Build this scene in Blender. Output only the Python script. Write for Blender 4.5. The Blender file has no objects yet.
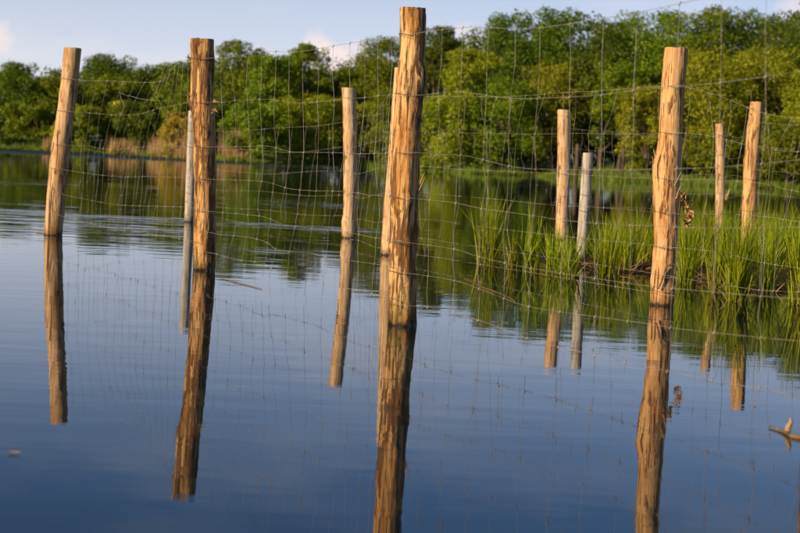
import bpy, math, random
import numpy as np
from mathutils import Vector, Matrix, noise as mnoise

S = bpy.context.scene
C = S.collection
PI = math.pi

# ------------------------------------------------------------------ camera
FPX = 1661.0                      # focal length in pixels of the 800x533 photograph
CAM_H = 0.91
PITCH = math.atan(111.0 / FPX)
ROLL = math.radians(2.85)
CX, CY = 400.0, 266.5
F0 = Vector((0, math.cos(PITCH), -math.sin(PITCH)))
R0 = Vector((1, 0, 0))
U0 = Vector((0, math.sin(PITCH), math.cos(PITCH)))
CR = R0 * math.cos(ROLL) + U0 * math.sin(ROLL)
CU = U0 * math.cos(ROLL) - R0 * math.sin(ROLL)
EYE = Vector((0, 0, CAM_H))
cam_data = bpy.data.cameras.new('camera')
cam = bpy.data.objects.new('camera', cam_data)
C.objects.link(cam)
cam_data.sensor_width = 36.0
cam_data.lens = FPX * 36.0 / 800.0
cam_data.clip_start = 0.1
cam_data.clip_end = 9000.0
M4 = Matrix((CR, CU, -F0)).transposed().to_4x4()
M4.translation = EYE
cam.matrix_world = M4
cam_data.dof.use_dof = True
cam_data.dof.focus_distance = 10.6
cam_data.dof.aperture_fstop = 4.3
S.camera = cam
S.render.engine = 'CYCLES'
S.render.resolution_x, S.render.resolution_y = 1024, 682

# ------------------------------------------------------------------ sky and sun
SUN_AZ = math.radians(55)         # how far the sun stands to the left of straight behind the camera
SUN_EL = math.radians(20)
sun_dir = Vector((-math.sin(SUN_AZ) * math.cos(SUN_EL), -math.cos(SUN_AZ) * math.cos(SUN_EL), math.sin(SUN_EL)))
world = bpy.data.worlds.new('World')
S.world = world
world.use_nodes = True
wt = world.node_tree
for n in list(wt.nodes):
    wt.nodes.remove(n)


def ray(px, py):
    return F0 + CR * ((px - CX) / FPX) + CU * ((CY - py) / FPX)


wo = wt.nodes.new('ShaderNodeOutputWorld')
bg = wt.nodes.new('ShaderNodeBackground')
bg.inputs['Strength'].default_value = 0.080
sky = wt.nodes.new('ShaderNodeTexSky')
sky.sky_type = 'NISHITA'
sky.sun_disc = False
sky.sun_elevation = SUN_EL
sky.sun_rotation = math.atan2(sun_dir.x, sun_dir.y)
sky.altitude = 100
sky.air_density = 0.62
sky.dust_density = 0.0
sky.ozone_density = 4.5
tc = wt.nodes.new('ShaderNodeTexCoord')
# thin cloud streaks over the whole dome
mp = wt.nodes.new('ShaderNodeMapping')
mp.inputs['Scale'].default_value = (4.0, 4.0, 14.0)
wt.links.new(tc.outputs['Generated'], mp.inputs['Vector'])
nz = wt.nodes.new('ShaderNodeTexNoise')
nz.inputs['Scale'].default_value = 1.6
nz.inputs['Detail'].default_value = 6
nz.inputs['Roughness'].default_value = 0.55
wt.links.new(mp.outputs['Vector'], nz.inputs['Vector'])
mr = wt.nodes.new('ShaderNodeMapRange')
mr.inputs['From Min'].default_value = 0.50
mr.inputs['From Max'].default_value = 0.78
mr.inputs['To Max'].default_value = 0.22
wt.links.new(nz.outputs['Fac'], mr.inputs['Value'])
# a thin milky veil that thickens towards the horizon, all the way round
sx = wt.nodes.new('ShaderNodeSeparateXYZ')
wt.links.new(tc.outputs['Generated'], sx.inputs[0])
vr = wt.nodes.new('ShaderNodeMapRange'); vr.interpolation_type = 'SMOOTHSTEP'
for nm, x in (('From Min', 0.03), ('From Max', 0.215), ('To Min', 0.66), ('To Max', 0.0)): vr.inputs[nm].default_value = x
wt.links.new(sx.outputs['Z'], vr.inputs['Value'])
va = wt.nodes.new('ShaderNodeMath'); va.operation = 'ADD'; va.use_clamp = True
wt.links.new(vr.outputs['Result'], va.inputs[0]); wt.links.new(mr.outputs['Result'], va.inputs[1])
mixc = wt.nodes.new('ShaderNodeMix'); mixc.data_type = 'RGBA'
mixc.inputs['B'].default_value = (7.5, 7.15, 7.5, 1)
wt.links.new(va.outputs[0], mixc.inputs['Factor'])
wt.links.new(sky.outputs['Color'], mixc.inputs['A'])
# small cumulus heads low above the far trees
nn = wt.nodes.new('ShaderNodeTexNoise')
nn.inputs['Scale'].default_value = 42; nn.inputs['Detail'].default_value = 8; nn.inputs['Roughness'].default_value = 0.6
wt.links.new(tc.outputs['Generated'], nn.inputs['Vector'])
sb = wt.nodes.new('ShaderNodeVectorMath'); sb.operation = 'SUBTRACT'; sb.inputs[1].default_value = (0.5, 0.5, 0.5)
sc = wt.nodes.new('ShaderNodeVectorMath'); sc.operation = 'SCALE'; sc.inputs['Scale'].default_value = 0.030
ad = wt.nodes.new('ShaderNodeVectorMath'); ad.operation = 'ADD'
wt.links.new(nn.outputs['Color'], sb.inputs[0]); wt.links.new(sb.outputs[0], sc.inputs[0])
wt.links.new(tc.outputs['Generated'], ad.inputs[0]); wt.links.new(sc.outputs[0], ad.inputs[1])
last = None
for (px, py, rad, amt) in ((322, 52, 0.013, 0.95), (334, 58, 0.015, 0.95), (312, 66, 0.015, 0.9), (350, 70, 0.018, 0.85), (250, 74, 0.018, 0.7), (-6, 40, 0.014, 0.6), (466, 52, 0.016, 0.7), (450, 60, 0.014, 0.7), (800, 22, 0.02, 0.5)):
    ds = wt.nodes.new('ShaderNodeVectorMath'); ds.operation = 'DISTANCE'
    wt.links.new(ad.outputs[0], ds.inputs[0]); ds.inputs[1].default_value = ray(px, py).normalized()
    m2 = wt.nodes.new('ShaderNodeMapRange')
    m2.inputs['From Min'].default_value = rad; m2.inputs['From Max'].default_value = rad * 0.45
    m2.inputs['To Max'].default_value = amt
    wt.links.new(ds.outputs['Value'], m2.inputs['Value'])
    if last is None:
        last = m2.outputs['Result']
    else:
        mx = wt.nodes.new('ShaderNodeMath'); mx.operation = 'MAXIMUM'
        wt.links.new(last, mx.inputs[0]); wt.links.new(m2.outputs['Result'], mx.inputs[1])
        last = mx.outputs[0]
mixd = wt.nodes.new('ShaderNodeMix'); mixd.data_type = 'RGBA'
mixd.inputs['B'].default_value = (8.6, 7.3, 7.0, 1)
wt.links.new(last, mixd.inputs['Factor'])
wt.links.new(mixc.outputs['Result'], mixd.inputs['A'])
wt.links.new(mixd.outputs['Result'], bg.inputs['Color'])

wt.links.new(bg.outputs[0], wo.inputs['Surface'])

sl = bpy.data.lights.new('sun', 'SUN')
sl.energy = 5.0
sl.angle = math.radians(0.53)
sl.color = (1.0, 0.76, 0.47)
so = bpy.data.objects.new('sun', sl)
so.rotation_euler = (-sun_dir).to_track_quat('-Z', 'Y').to_euler()
so.location = sun_dir * 50
C.objects.link(so)

S.view_settings.view_transform = 'Standard'
S.view_settings.look = 'None'
S.view_settings.gamma = 1
S.view_settings.exposure = 0.50
S.view_settings.use_curve_mapping = False

# ------------------------------------------------------------------ helpers


def ground(px, py, z=0.0):
    d = ray(px, py)
    return EYE + d * ((z - CAM_H) / d.z)


def at_depth(px, py, Y):
    d = ray(px, py)
    return EYE + d * (Y / d.y)


def on_plane(px, py, P, n):
    d = ray(px, py)
    return EYE + d * ((P - EYE).dot(n) / d.dot(n))


def horizon_y(px):
    return 155.0 + (px - 400) * math.tan(ROLL)


def tag(o, label=None, cat=None, group=None, kind=None):
    if label: o['label'] = label
    if cat: o['category'] = cat
    if group: o['group'] = group
    if kind: o['kind'] = kind
    return o


def empty(name, loc=(0, 0, 0), parent=None):
    o = bpy.data.objects.new(name, None)
    o.empty_display_size = 0.1
    o.location = loc
    C.objects.link(o)
    if parent: o.parent = parent
    return o


def mesh_obj(name, verts, faces, mat, parent=None, loc=(0, 0, 0), smooth=True):
    me = bpy.data.meshes.new(name)
    me.from_pydata([tuple(v) for v in verts], [], faces)
    me.update()
    if smooth:
        me.polygons.foreach_set('use_smooth', [True] * len(me.polygons))
    me.materials.append(mat)
    o = bpy.data.objects.new(name, me)
    o.location = loc
    C.objects.link(o)
    if parent: o.parent = parent
    return o


def quads_obj(name, V, mat, parent=None, loc=(0, 0, 0), k=4, smooth=False):
    """V: (n*k,3) numpy, every k verts one face"""
    n = len(V) // k
    me = bpy.data.meshes.new(name)
    me.vertices.add(n * k)
    me.vertices.foreach_set('co', np.asarray(V, dtype=np.float32).ravel())
    me.loops.add(n * k)
    me.loops.foreach_set('vertex_index', np.arange(n * k, dtype=np.int32))
    me.polygons.add(n)
    me.polygons.foreach_set('loop_start', np.arange(0, n * k, k, dtype=np.int32))
    me.polygons.foreach_set('loop_total', np.full(n, k, dtype=np.int32))
    me.update(calc_edges=True)
    me.materials.append(mat)
    o = bpy.data.objects.new(name, me)
    o.location = loc
    C.objects.link(o)
    if parent: o.parent = parent
    return o


def tube(pts, rad, sides=5, cap=True):
    """tube along pts, rad a number or list; returns verts, faces"""
    pts = [Vector(p) for p in pts]
    n = len(pts)
    V, Fc = [], []
    prev = None
    for i, p in enumerate(pts):
        t = (pts[min(i + 1, n - 1)] - pts[max(i - 1, 0)])
        if t.length < 1e-9: t = Vector((0, 0, 1))
        t.normalize()
        if prev is None:
            a = Vector((0, 0, 1)) if abs(t.z) < 0.9 else Vector((1, 0, 0))
            u = t.cross(a).normalized()
        else:
            u = (prev - t * prev.dot(t)).normalized()
        prev = u
        w = t.cross(u)
        r = rad[i] if hasattr(rad, '__len__') else rad
        for k in range(sides):
            a = 2 * PI * k / sides
            V.append(p + (u * math.cos(a) + w * math.sin(a)) * r)
    for i in range(n - 1):
        for k in range(sides):
            k2 = (k + 1) % sides
            Fc.append((i * sides + k, i * sides + k2, (i + 1) * sides + k2, (i + 1) * sides + k))
    if cap:
        Fc.append(tuple(range(sides - 1, -1, -1)))
        Fc.append(tuple((n - 1) * sides + k for k in range(sides)))
    return V, Fc


def merge(parts):
    V, Fc = [], []
    for v, f in parts:
        b = len(V)
        V.extend(v)
        Fc.extend(tuple(i + b for i in q) for q in f)
    return V, Fc


def catmull(pts, per=4):
    out = []
    n = len(pts)
    for i in range(n - 1):
        p0, p1, p2, p3 = pts[max(i - 1, 0)], pts[i], pts[i + 1], pts[min(i + 2, n - 1)]
        for k in range(per):
            t = k / per
            out.append(0.5 * ((2 * p1) + (p2 - p0) * t + (2 * p0 - 5 * p1 + 4 * p2 - p3) * t * t + (3 * p1 - p0 - 3 * p2 + p3) * t ** 3))
    out.append(pts[-1])
    return out


class NT:
    """small helper for node trees"""
    def __init__(self, name):
        self.m = bpy.data.materials.new(name)
        self.m.use_nodes = True
        self.t = self.m.node_tree
        self.b = self.t.nodes['Principled BSDF']
        self.out = self.t.nodes['Material Output']

    def n(self, typ, **kw):
        nd = self.t.nodes.new(typ)
        for k, v in kw.items():
            setattr(nd, k, v)
        return nd

    def link(self, a, b):
        self.t.links.new(a, b)

    def coord(self, scale=(1, 1, 1), kind='Object'):
        t = self.n('ShaderNodeTexCoord')
        m = self.n('ShaderNodeMapping')
        m.inputs['Scale'].default_value = scale
        self.link(t.outputs[kind], m.inputs['Vector'])
        return m.outputs['Vector']

    def noise(self, vec, scale, detail=5, rough=0.55, dist=0.0):
        t = self.n('ShaderNodeTexNoise')
        t.inputs['Scale'].default_value = scale
        t.inputs['Detail'].default_value = detail
        t.inputs['Roughness'].default_value = rough
        t.inputs['Distortion'].default_value = dist
        self.link(vec, t.inputs['Vector'])
        return t.outputs['Fac']

    def ramp(self, fac, stops):
        r = self.n('ShaderNodeValToRGB')
        e = r.color_ramp.elements
        while len(e) < len(stops): e.new(0.5)
        for i, (p, c) in enumerate(stops):
            e[i].position = p
            e[i].color = (c, c, c, 1) if not hasattr(c, '__len__') else (*c, 1)
        self.link(fac, r.inputs['Fac'])
        return r.outputs['Color']

    def mix(self, fac, a, b, mode='MIX'):
        m = self.n('ShaderNodeMix', data_type='RGBA', blend_type=mode)
        for sock, v in ((m.inputs['Factor'], fac), (m.inputs['A'], a), (m.inputs['B'], b)):
            if isinstance(v, (int, float)): sock.default_value = v
            elif isinstance(v, tuple): sock.default_value = (*v, 1)
            else: self.link(v, sock)
        return m.outputs['Result']

    def rng(self, v, a, b, c=0.0, d=1.0, smooth=False):
        m = self.n('ShaderNodeMapRange')
        if smooth: m.interpolation_type = 'SMOOTHSTEP'
        for nm, x in (('From Min', a), ('From Max', b), ('To Min', c), ('To Max', d)):
            m.inputs[nm].default_value = x
        self.link(v, m.inputs['Value'])
        return m.outputs['Result']

    def math(self, op, a, b=None):
        m = self.n('ShaderNodeMath', operation=op)
        for i, v in enumerate((a, b)):
            if v is None: continue
            if isinstance(v, (int, float)): m.inputs[i].default_value = v
            else: self.link(v, m.inputs[i])
        return m.outputs[0]

    def sep(self, vec):
        s = self.n('ShaderNodeSeparateXYZ')
        self.link(vec, s.inputs[0])
        return s.outputs

    def bump(self, h, strength, dist, normal=None):
        b = self.n('ShaderNodeBump')
        b.inputs['Strength'].default_value = strength
        b.inputs['Distance'].default_value = dist
        self.link(h, b.inputs['Height'])
        if normal is not None: self.link(normal, b.inputs['Normal'])
        return b.outputs['Normal']


# ------------------------------------------------------------------ materials

def mat_wood(name, dark, mid, light, bark=0.3, grey=0.0, algae=0.3, seed=0.0, barkcol=(0.10, 0.045, 0.018)):
    k = NT(name)
    t = k.n('ShaderNodeTexCoord')
    oi = k.n('ShaderNodeObjectInfo')
    off = k.n('ShaderNodeVectorMath', operation='ADD')
    k.link(t.outputs['Object'], off.inputs[0])
    off.inputs[1].default_value = (seed * 3.1, seed * 1.7, seed * 2.3)
    def mp(s):
        m = k.n('ShaderNodeMapping'); m.inputs['Scale'].default_value = s
        k.link(off.outputs[0], m.inputs['Vector']); return m.outputs['Vector']
    v1 = mp((1, 1, 0.10)); v2 = mp((1, 1, 0.035)); v3 = mp((1, 1, 0.35))
    streak = k.noise(v1, 34, 6, 0.62, 0.6)
    col = k.ramp(streak, [(0.30, dark), (0.47, mid), (0.60, light), (0.76, mid)])
    blot = k.noise(v3, 9, 4, 0.6)
    col = k.mix(k.rng(blot, 0.45, 0.78, 0, 0.4), col, tuple(c * 0.62 for c in mid))
    pale = k.noise(v3, 6.3, 3, 0.5, 0.4)
    col = k.mix(k.rng(pale, 0.48, 0.64, 0, 0.75), col, light)
    # remains of bark
    vb = mp((1, 1, 0.16))
    fib = k.noise(v1, 75, 4, 0.6, 0.2)
    bsum = k.math('ADD', k.noise(vb, 17, 6, 0.68, 0.5), k.math('MULTIPLY', k.math('SUBTRACT', fib, 0.5), 0.55))
    bm = k.rng(bsum, 0.64 - bark * 0.35, 0.72 - bark * 0.35)
    bk = k.ramp(k.noise(v1, 60, 5, 0.7), [(0.3, tuple(c * 0.35 for c in barkcol)), (0.7, tuple(c * 1.6 for c in barkcol))])
    col = k.mix(k.math('MULTIPLY', bm, 0.85), col, bk)
    # knots and dark flecks
    vo = k.n('ShaderNodeTexVoronoi'); vo.inputs['Scale'].default_value = 9.0
    k.link(mp((1, 1, 0.55)), vo.inputs['Vector'])
    fl = k.math('MULTIPLY', k.rng(vo.outputs['Distance'], 0.10, 0.22, 1, 0), k.rng(k.noise(v3, 40, 3), 0.42, 0.55))
    col = k.mix(k.math('MULTIPLY', fl, 0.85), col, tuple(c * 0.3 for c in dark))
    # drying cracks
    crack = k.rng(k.noise(v2, 52, 3, 0.5, 0.3), 0.35, 0.395, 1.0, 0.0)
    col = k.mix(k.math('MULTIPLY', crack, 0.85), col, (0.03, 0.014, 0.007))
    grain = k.noise(v2, 150, 3, 0.6, 0.1)
    col = k.mix(k.rng(grain, 0.36, 0.54, 0.42, 0.0), col, tuple(c * 0.45 for c in dark))
    # weathered grey
    if grey > 0:
        gn = k.ramp(k.noise(v1, 40, 5), [(0.3, (0.30, 0.27, 0.235)), (0.7, (0.52, 0.48, 0.42))])
        col = k.mix(grey, col, gn)
    # wet foot of the post and the green film just above the water line
    z = k.sep(t.outputs['Object'])[2]
    wob = k.math('ADD', z, k.rng(k.noise(v3, 22, 3), 0, 1, -0.05, 0.05))
    if algae > 0:
        am = k.rng(wob, 0.03, 0.24, 1, 0)
        am = k.math('MULTIPLY', am, k.rng(k.noise(v1, 26, 4), 0.40, 0.56))
        col = k.mix(k.math('MULTIPLY', am, algae), col, (0.085, 0.10, 0.012))
    wet = k.rng(k.math('ADD', z, k.rng(k.noise(v3, 30, 3), 0, 1, -0.03, 0.03)), 0.008, 0.022, 1, 0)
    damp = k.rng(k.math('ADD', z, k.rng(k.noise(v1, 24, 4), 0, 1, -0.07, 0.07)), 0.02, 0.075, 1, 0)
    col = k.mix(k.math('MULTIPLY', damp, 0.62), col, tuple(c * 0.35 for c in dark))
    col = k.mix(k.math('MULTIPLY', wet, 0.9), col, (0.012, 0.008, 0.005))
    k.link(col, k.b.inputs['Base Color'])
    k.link(k.rng(wet, 0, 1, 0.82, 0.30), k.b.inputs['Roughness'])
    k.b.inputs['Specular IOR Level'].default_value = 0.25
    h = k.math('ADD', k.math('MULTIPLY', streak, 1.0), k.math('MULTIPLY', crack, -1.2))
    h = k.math('ADD', h, k.math('MULTIPLY', bm, 0.7))
    nb = k.bump(h, 1.0, 0.012)
    nb = k.bump(k.noise(v3, 130, 4, 0.7), 0.35, 0.003, nb)
    k.link(nb, k.b.inputs['Normal'])
    return k.m


def mat_endgrain():
    k = NT('end_grain')
    v = k.coord()
    w = k.n('ShaderNodeTexWave', wave_type='RINGS', rings_direction='Z')
    w.inputs['Scale'].default_value = 28
    w.inputs['Distortion'].default_value = 2.5
    w.inputs['Detail'].default_value = 3
    k.link(v, w.inputs['Vector'])
    col = k.ramp(w.outputs['Fac'], [(0.0, (0.20, 0.11, 0.055)), (1.0, (0.46, 0.31, 0.17))])
    col = k.mix(k.rng(k.noise(v, 30), 0.5, 0.75, 0, 0.7), col, (0.10, 0.06, 0.035))
    k.link(col, k.b.inputs['Base Color'])
    k.b.inputs['Roughness'].default_value = 0.9
    k.link(k.bump(w.outputs['Fac'], 0.5, 0.003), k.b.inputs['Normal'])
    return k.m


def mat_wire():
    k = NT('galvanised_wire')
    v = k.coord()
    n1 = k.noise(v, 9, 4)
    col = k.mix(k.rng(n1, 0.48, 0.62), (0.33, 0.31, 0.28), (0.19, 0.145, 0.095))
    k.link(col, k.b.inputs['Base Color'])
    k.b.inputs['Metallic'].default_value = 0.35
    k.b.inputs['Roughness'].default_value = 0.55
    return k.m


def mat_leaf(name, c1, c2, c3, trans=0.35, rough=0.55, posvar=0.6):
    """leaf colour varies leaf by leaf and softly from bough to bough"""
    k = NT(name)
    g = k.n('ShaderNodeNewGeometry')
    oi = k.n('ShaderNodeObjectInfo')
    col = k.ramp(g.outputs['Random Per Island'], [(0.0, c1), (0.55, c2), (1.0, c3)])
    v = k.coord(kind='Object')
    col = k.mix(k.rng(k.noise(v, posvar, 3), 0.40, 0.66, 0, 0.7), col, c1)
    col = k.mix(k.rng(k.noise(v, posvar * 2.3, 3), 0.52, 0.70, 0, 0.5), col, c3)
    hs = k.n('ShaderNodeHueSaturation')
    k.link(k.rng(oi.outputs['Random'], 0, 1, 0.485, 0.515), hs.inputs['Hue'])
    k.link(k.rng(oi.outputs['Random'], 0, 1, 0.85, 1.15), hs.inputs['Value'])
    k.link(col, hs.inputs['Color'])
    col = hs.outputs['Color']
    k.link(col, k.b.inputs['Base Color'])
    k.b.inputs['Roughness'].default_value = rough
    k.b.inputs['Specular IOR Level'].default_value = 0.3
    tr = k.n('ShaderNodeBsdfTranslucent')
    hs2 = k.n('ShaderNodeHueSaturation')
    hs2.inputs['Saturation'].default_value = 1.15
    hs2.inputs['Value'].default_value = 1.3
    k.link(col, hs2.inputs['Color'])
    k.link(hs2.outputs['Color'], tr.inputs['Color'])
    ms = k.n('ShaderNodeMixShader')
    ms.inputs[0].default_value = trans
    k.link(k.b.outputs[0], ms.inputs[1])
    k.link(tr.outputs[0], ms.inputs[2])
    k.link(ms.outputs[0], k.out.inputs['Surface'])
    return k.m


def mat_simple(name, c1, c2, scale, rough=0.85, bump=0.4, bd=0.01, stretch=(1, 1, 1)):
    k = NT(name)
    v = k.coord(stretch)
    n1 = k.noise(v, scale, 6, 0.65)
    k.link(k.ramp(n1, [(0.32, c1), (0.68, c2)]), k.b.inputs['Base Color'])
    k.b.inputs['Roughness'].default_value = rough
    k.link(k.bump(k.noise(v, scale * 2.5, 5), bump, bd), k.b.inputs['Normal'])
    return k.m


def mat_water():
    k = NT('lake_water')
    g = k.n('ShaderNodeNewGeometry')
    pos = g.outputs['Position']
    def mp(s, rot=0.0):
        m = k.n('ShaderNodeMapping'); m.inputs['Scale'].default_value = s
        m.inputs['Rotation'].default_value = (0, 0, rot)
        k.link(pos, m.inputs['Vector']); return m.outputs['Vector']
    xyz = k.sep(pos)
    k.b.inputs['Base Color'].default_value = (0.006, 0.011, 0.013, 1)
    k.b.inputs['Roughness'].default_value = 0.015
    k.b.inputs['IOR'].default_value = 1.333
    # breeze patches: the water is glassy near the bank, lightly ruffled farther out
    patch = k.rng(k.noise(mp((0.11, 0.20, 1), 0.2), 1.0, 3, 0.5), 0.44, 0.62, smooth=True)
    far = k.rng(xyz[1], 12.5, 19.0, 0.0, 1.0, smooth=True)
    left = k.rng(xyz[0], 1.5, -1.0, 0.12, 1.0, smooth=True)
    amp_mid = k.math('MULTIPLY', k.math('MULTIPLY', far, left), k.math('ADD', k.math('MULTIPLY', patch, 0.85), 0.15))
    fade = k.rng(xyz[1], 24.0, 40.0, 1.0, 0.22, smooth=True)
    amp_mid = k.math('MULTIPLY', amp_mid, fade)
    h_mid = k.noise(mp((0.8, 2.6, 1), 0.12), 1.0, 3, 0.5, 0.4)
    b1 = k.n('ShaderNodeBump'); b1.inputs['Distance'].default_value = 0.020
    k.link(amp_mid, b1.inputs['Strength']); k.link(h_mid, b1.inputs['Height'])
    # faint long swell everywhere: makes the reflections of the posts waver
    h_near = k.noise(mp((1.3, 3.2, 1), -0.15), 1.0, 2, 0.45)
    b2 = k.n('ShaderNodeBump'); b2.inputs['Distance'].default_value = 0.0011
    b2.inputs['Strength'].default_value = 1.0
    k.link(h_near, b2.inputs['Height']); k.link(b1.outputs['Normal'], b2.inputs['Normal'])
    # fine cat's paws
    h_f = k.noise(mp((6, 16, 1), 0.1), 1.0, 2, 0.5)
    b3 = k.n('ShaderNodeBump'); b3.inputs['Distance'].default_value = 0.00018
    b3.inputs['Strength'].default_value = 1.0
    k.link(h_f, b3.inputs['Height']); k.link(b2.outputs['Normal'], b3.inputs['Normal'])
    # ruffled lane along the far left shore
    lane = k.math('MULTIPLY', k.rng(xyz[1], 84.0, 92.0, 0, 1, True), k.rng(xyz[0], -2.0, -11.0, 0, 1, True))
    k.link(k.rng(lane, 0, 1, 0.015, 0.28), k.b.inputs['Roughness'])
    # its wavelets are steep enough to mirror the sky above the trees
    h_l = k.noise(mp((0.9, 0.22, 1)), 1.0, 2, 0.5)
    b4 = k.n('ShaderNodeBump'); b4.inputs['Distance'].default_value = 2.6
    k.link(lane, b4.inputs['Strength'])
    k.link(h_l, b4.inputs['Height']); k.link(b3.outputs['Normal'], b4.inputs['Normal'])
    k.link(b4.outputs['Normal'], k.b.inputs['Normal'])
    return k.m


MW = mat_water()
M_WIRE = mat_wire()
M_END = mat_endgrain()
M_W1 = mat_wood('peeled_pine_warm', (0.30, 0.14, 0.05), (0.50, 0.27, 0.11), (0.62, 0.42, 0.23), bark=0.17, algae=0.25, seed=1)
M_W2 = mat_wood('barky_pine_orange', (0.25, 0.105, 0.033), (0.50, 0.245, 0.08), (0.66, 0.41, 0.18), bark=0.37, algae=0.5, seed=2.3)
M_W3 = mat_wood('patchy_bark_ochre', (0.24, 0.095, 0.024), (0.52, 0.245, 0.070), (0.72, 0.46, 0.21), bark=0.37, algae=1.0, seed=3.9)
M_W4 = mat_wood('split_pine_pale', (0.32, 0.14, 0.048), (0.56, 0.29, 0.110), (0.68, 0.42, 0.19), bark=0.13, algae=0.0, seed=5.2)
M_W5 = mat_wood('far_pine_pale', (0.36, 0.19, 0.08), (0.56, 0.34, 0.16), (0.68, 0.48, 0.29), bark=0.06, algae=0.2, seed=7.7)
M_GREY = mat_wood('weathered_grey_wood', (0.22, 0.18, 0.14), (0.40, 0.34, 0.27), (0.52, 0.46, 0.38), bark=0.0, grey=0.8, algae=0.3, seed=9.1)
M_STRIP = mat_simple('bark_fibre', (0.20, 0.10, 0.04), (0.50, 0.34, 0.17), 60, stretch=(1, 1, 0.2))
M_DRYLEAF = mat_simple('dry_leaf', (0.16, 0.07, 0.02), (0.60, 0.36, 0.14), 45)
M_DARKSTICK = mat_simple('wet_twig', (0.035, 0.02, 0.012), (0.20, 0.13, 0.06), 40)
M_MUD = mat_simple('dark_mud', (0.012, 0.008, 0.004), (0.060, 0.036, 0.016), 14, 0.95, 0.9, 0.03)
M_MUD.node_tree.nodes['Principled BSDF'].inputs['Specular IOR Level'].default_value = 0.1
M_BANK = mat_simple('bank_turf', (0.07, 0.11, 0.016), (0.15, 0.20, 0.03), 1.4, 0.95, 0.8, 0.1)
M_TRUNK = mat_simple('tree_bark', (0.04, 0.03, 0.022), (0.14, 0.10, 0.07), 6, 0.95, 0.8, 0.05, (1, 1, 0.25))
M_GRASS = mat_leaf('sedge_green', (0.13, 0.18, 0.006), (0.30, 0.36, 0.010), (0.50, 0.51, 0.024), 0.5, 0.45, 1.5)
M_GRASSDRY = mat_leaf('sedge_dry', (0.12, 0.06, 0.02), (0.30, 0.19, 0.07), (0.45, 0.33, 0.15), 0.25, 0.7, 1.5)
M_LAWN = mat_leaf('bank_grass', (0.10, 0.16, 0.012), (0.17, 0.24, 0.018), (0.27, 0.32, 0.03), 0.4, 0.6, 0.3)
M_REED = mat_leaf('dry_reed', (0.34, 0.22, 0.09), (0.52, 0.37, 0.17), (0.66, 0.50, 0.27), 0.3, 0.8, 0.6)
LEAF = {
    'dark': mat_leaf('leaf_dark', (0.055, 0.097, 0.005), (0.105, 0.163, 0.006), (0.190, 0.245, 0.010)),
    'mid': mat_leaf('leaf_mid', (0.079, 0.139, 0.005), (0.168, 0.232, 0.006), (0.306, 0.347, 0.010)),
    'light': mat_leaf('leaf_light', (0.138, 0.185, 0.006), (0.261, 0.301, 0.008), (0.429, 0.417, 0.014)),
    'yellow': mat_leaf('leaf_yellow', (0.125, 0.170, 0.008), (0.290, 0.320, 0.011), (0.480, 0.460, 0.020)),
    'grey': mat_leaf('leaf_grey', (0.245, 0.232, 0.019), (0.429, 0.381, 0.035), (0.612, 0.498, 0.054)),
    'bloom': mat_leaf('leaf_bloom', (0.612, 0.510, 0.077), (1.164, 0.858, 0.141), (1.163, 0.950, 0.256), 0.3),
}

# ------------------------------------------------------------------ water and far bank
wm = mesh_obj('lake_water', [(-4000, -200, 0), (4000, -200, 0), (4000, 4000, 0), (-4000, 4000, 0)], [(0, 1, 2, 3)], MW, smooth=False)
tag(wm, 'calm blue lake reflecting posts, trees and evening sky', 'water', kind='structure')

SHORE = [ground(x, y) for x, y in ((0, 148.5), (120, 154.5), (240, 161.5), (350, 166.3), (470, 173.5), (530, 176), (640, 182.5), (800, 190.5))]
SHX = [-600, -300, -120, -60] + [p.x for p in SHORE] + [45, 80, 200, 600]
SHY = [150, 140, 128, 118] + [p.y for p in SHORE] + [90, 90, 96, 120]


def shore_y(x):
    return float(np.interp(x, SHX, SHY)) + 0.5 * math.sin(x * 0.9) + 0.35 * math.sin(x * 2.3 + 1)


def bank_z(x, dy):
    base = -0.35 if dy < -0.6 else 0.0
    t = max(0.0, min(1.0, (dy + 0.6) / 9.0))
    z = -0.12 + 0.95 * (t ** 0.8) + min(max(dy - 9, 0), 300) * 0.02
    z += 0.10 * mnoise.noise(Vector((x * 0.35, dy * 0.5, 3.3))) * min(1, max(0, dy + 0.3))
    return z if dy > -0.59 else base


xs = np.unique(np.concatenate([np.linspace(-600, -60, 40), np.linspace(-60, 60, 160), np.linspace(60, 600, 40)]))
dys = [-0.8, -0.3, 0, 0.4, 0.9, 1.6, 2.6, 4, 6, 9, 14, 22, 40, 80, 160, 400, 1200, 3600]
V, Fc = [], []
for x in xs:
    sy = shore_y(x)
    for d in dys:
        V.append((x, sy + d, bank_z(x, d)))
nd = len(dys)
for i in range(len(xs) - 1):
    for j in range(nd - 1):
        Fc.append((i * nd + j, (i + 1) * nd + j, (i + 1) * nd + j + 1, i * nd + j + 1))
o = mesh_obj('far_bank', V, Fc, M_BANK)
tag(o, 'grassy far bank of the lake below the trees', 'bank', kind='structure')


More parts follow.
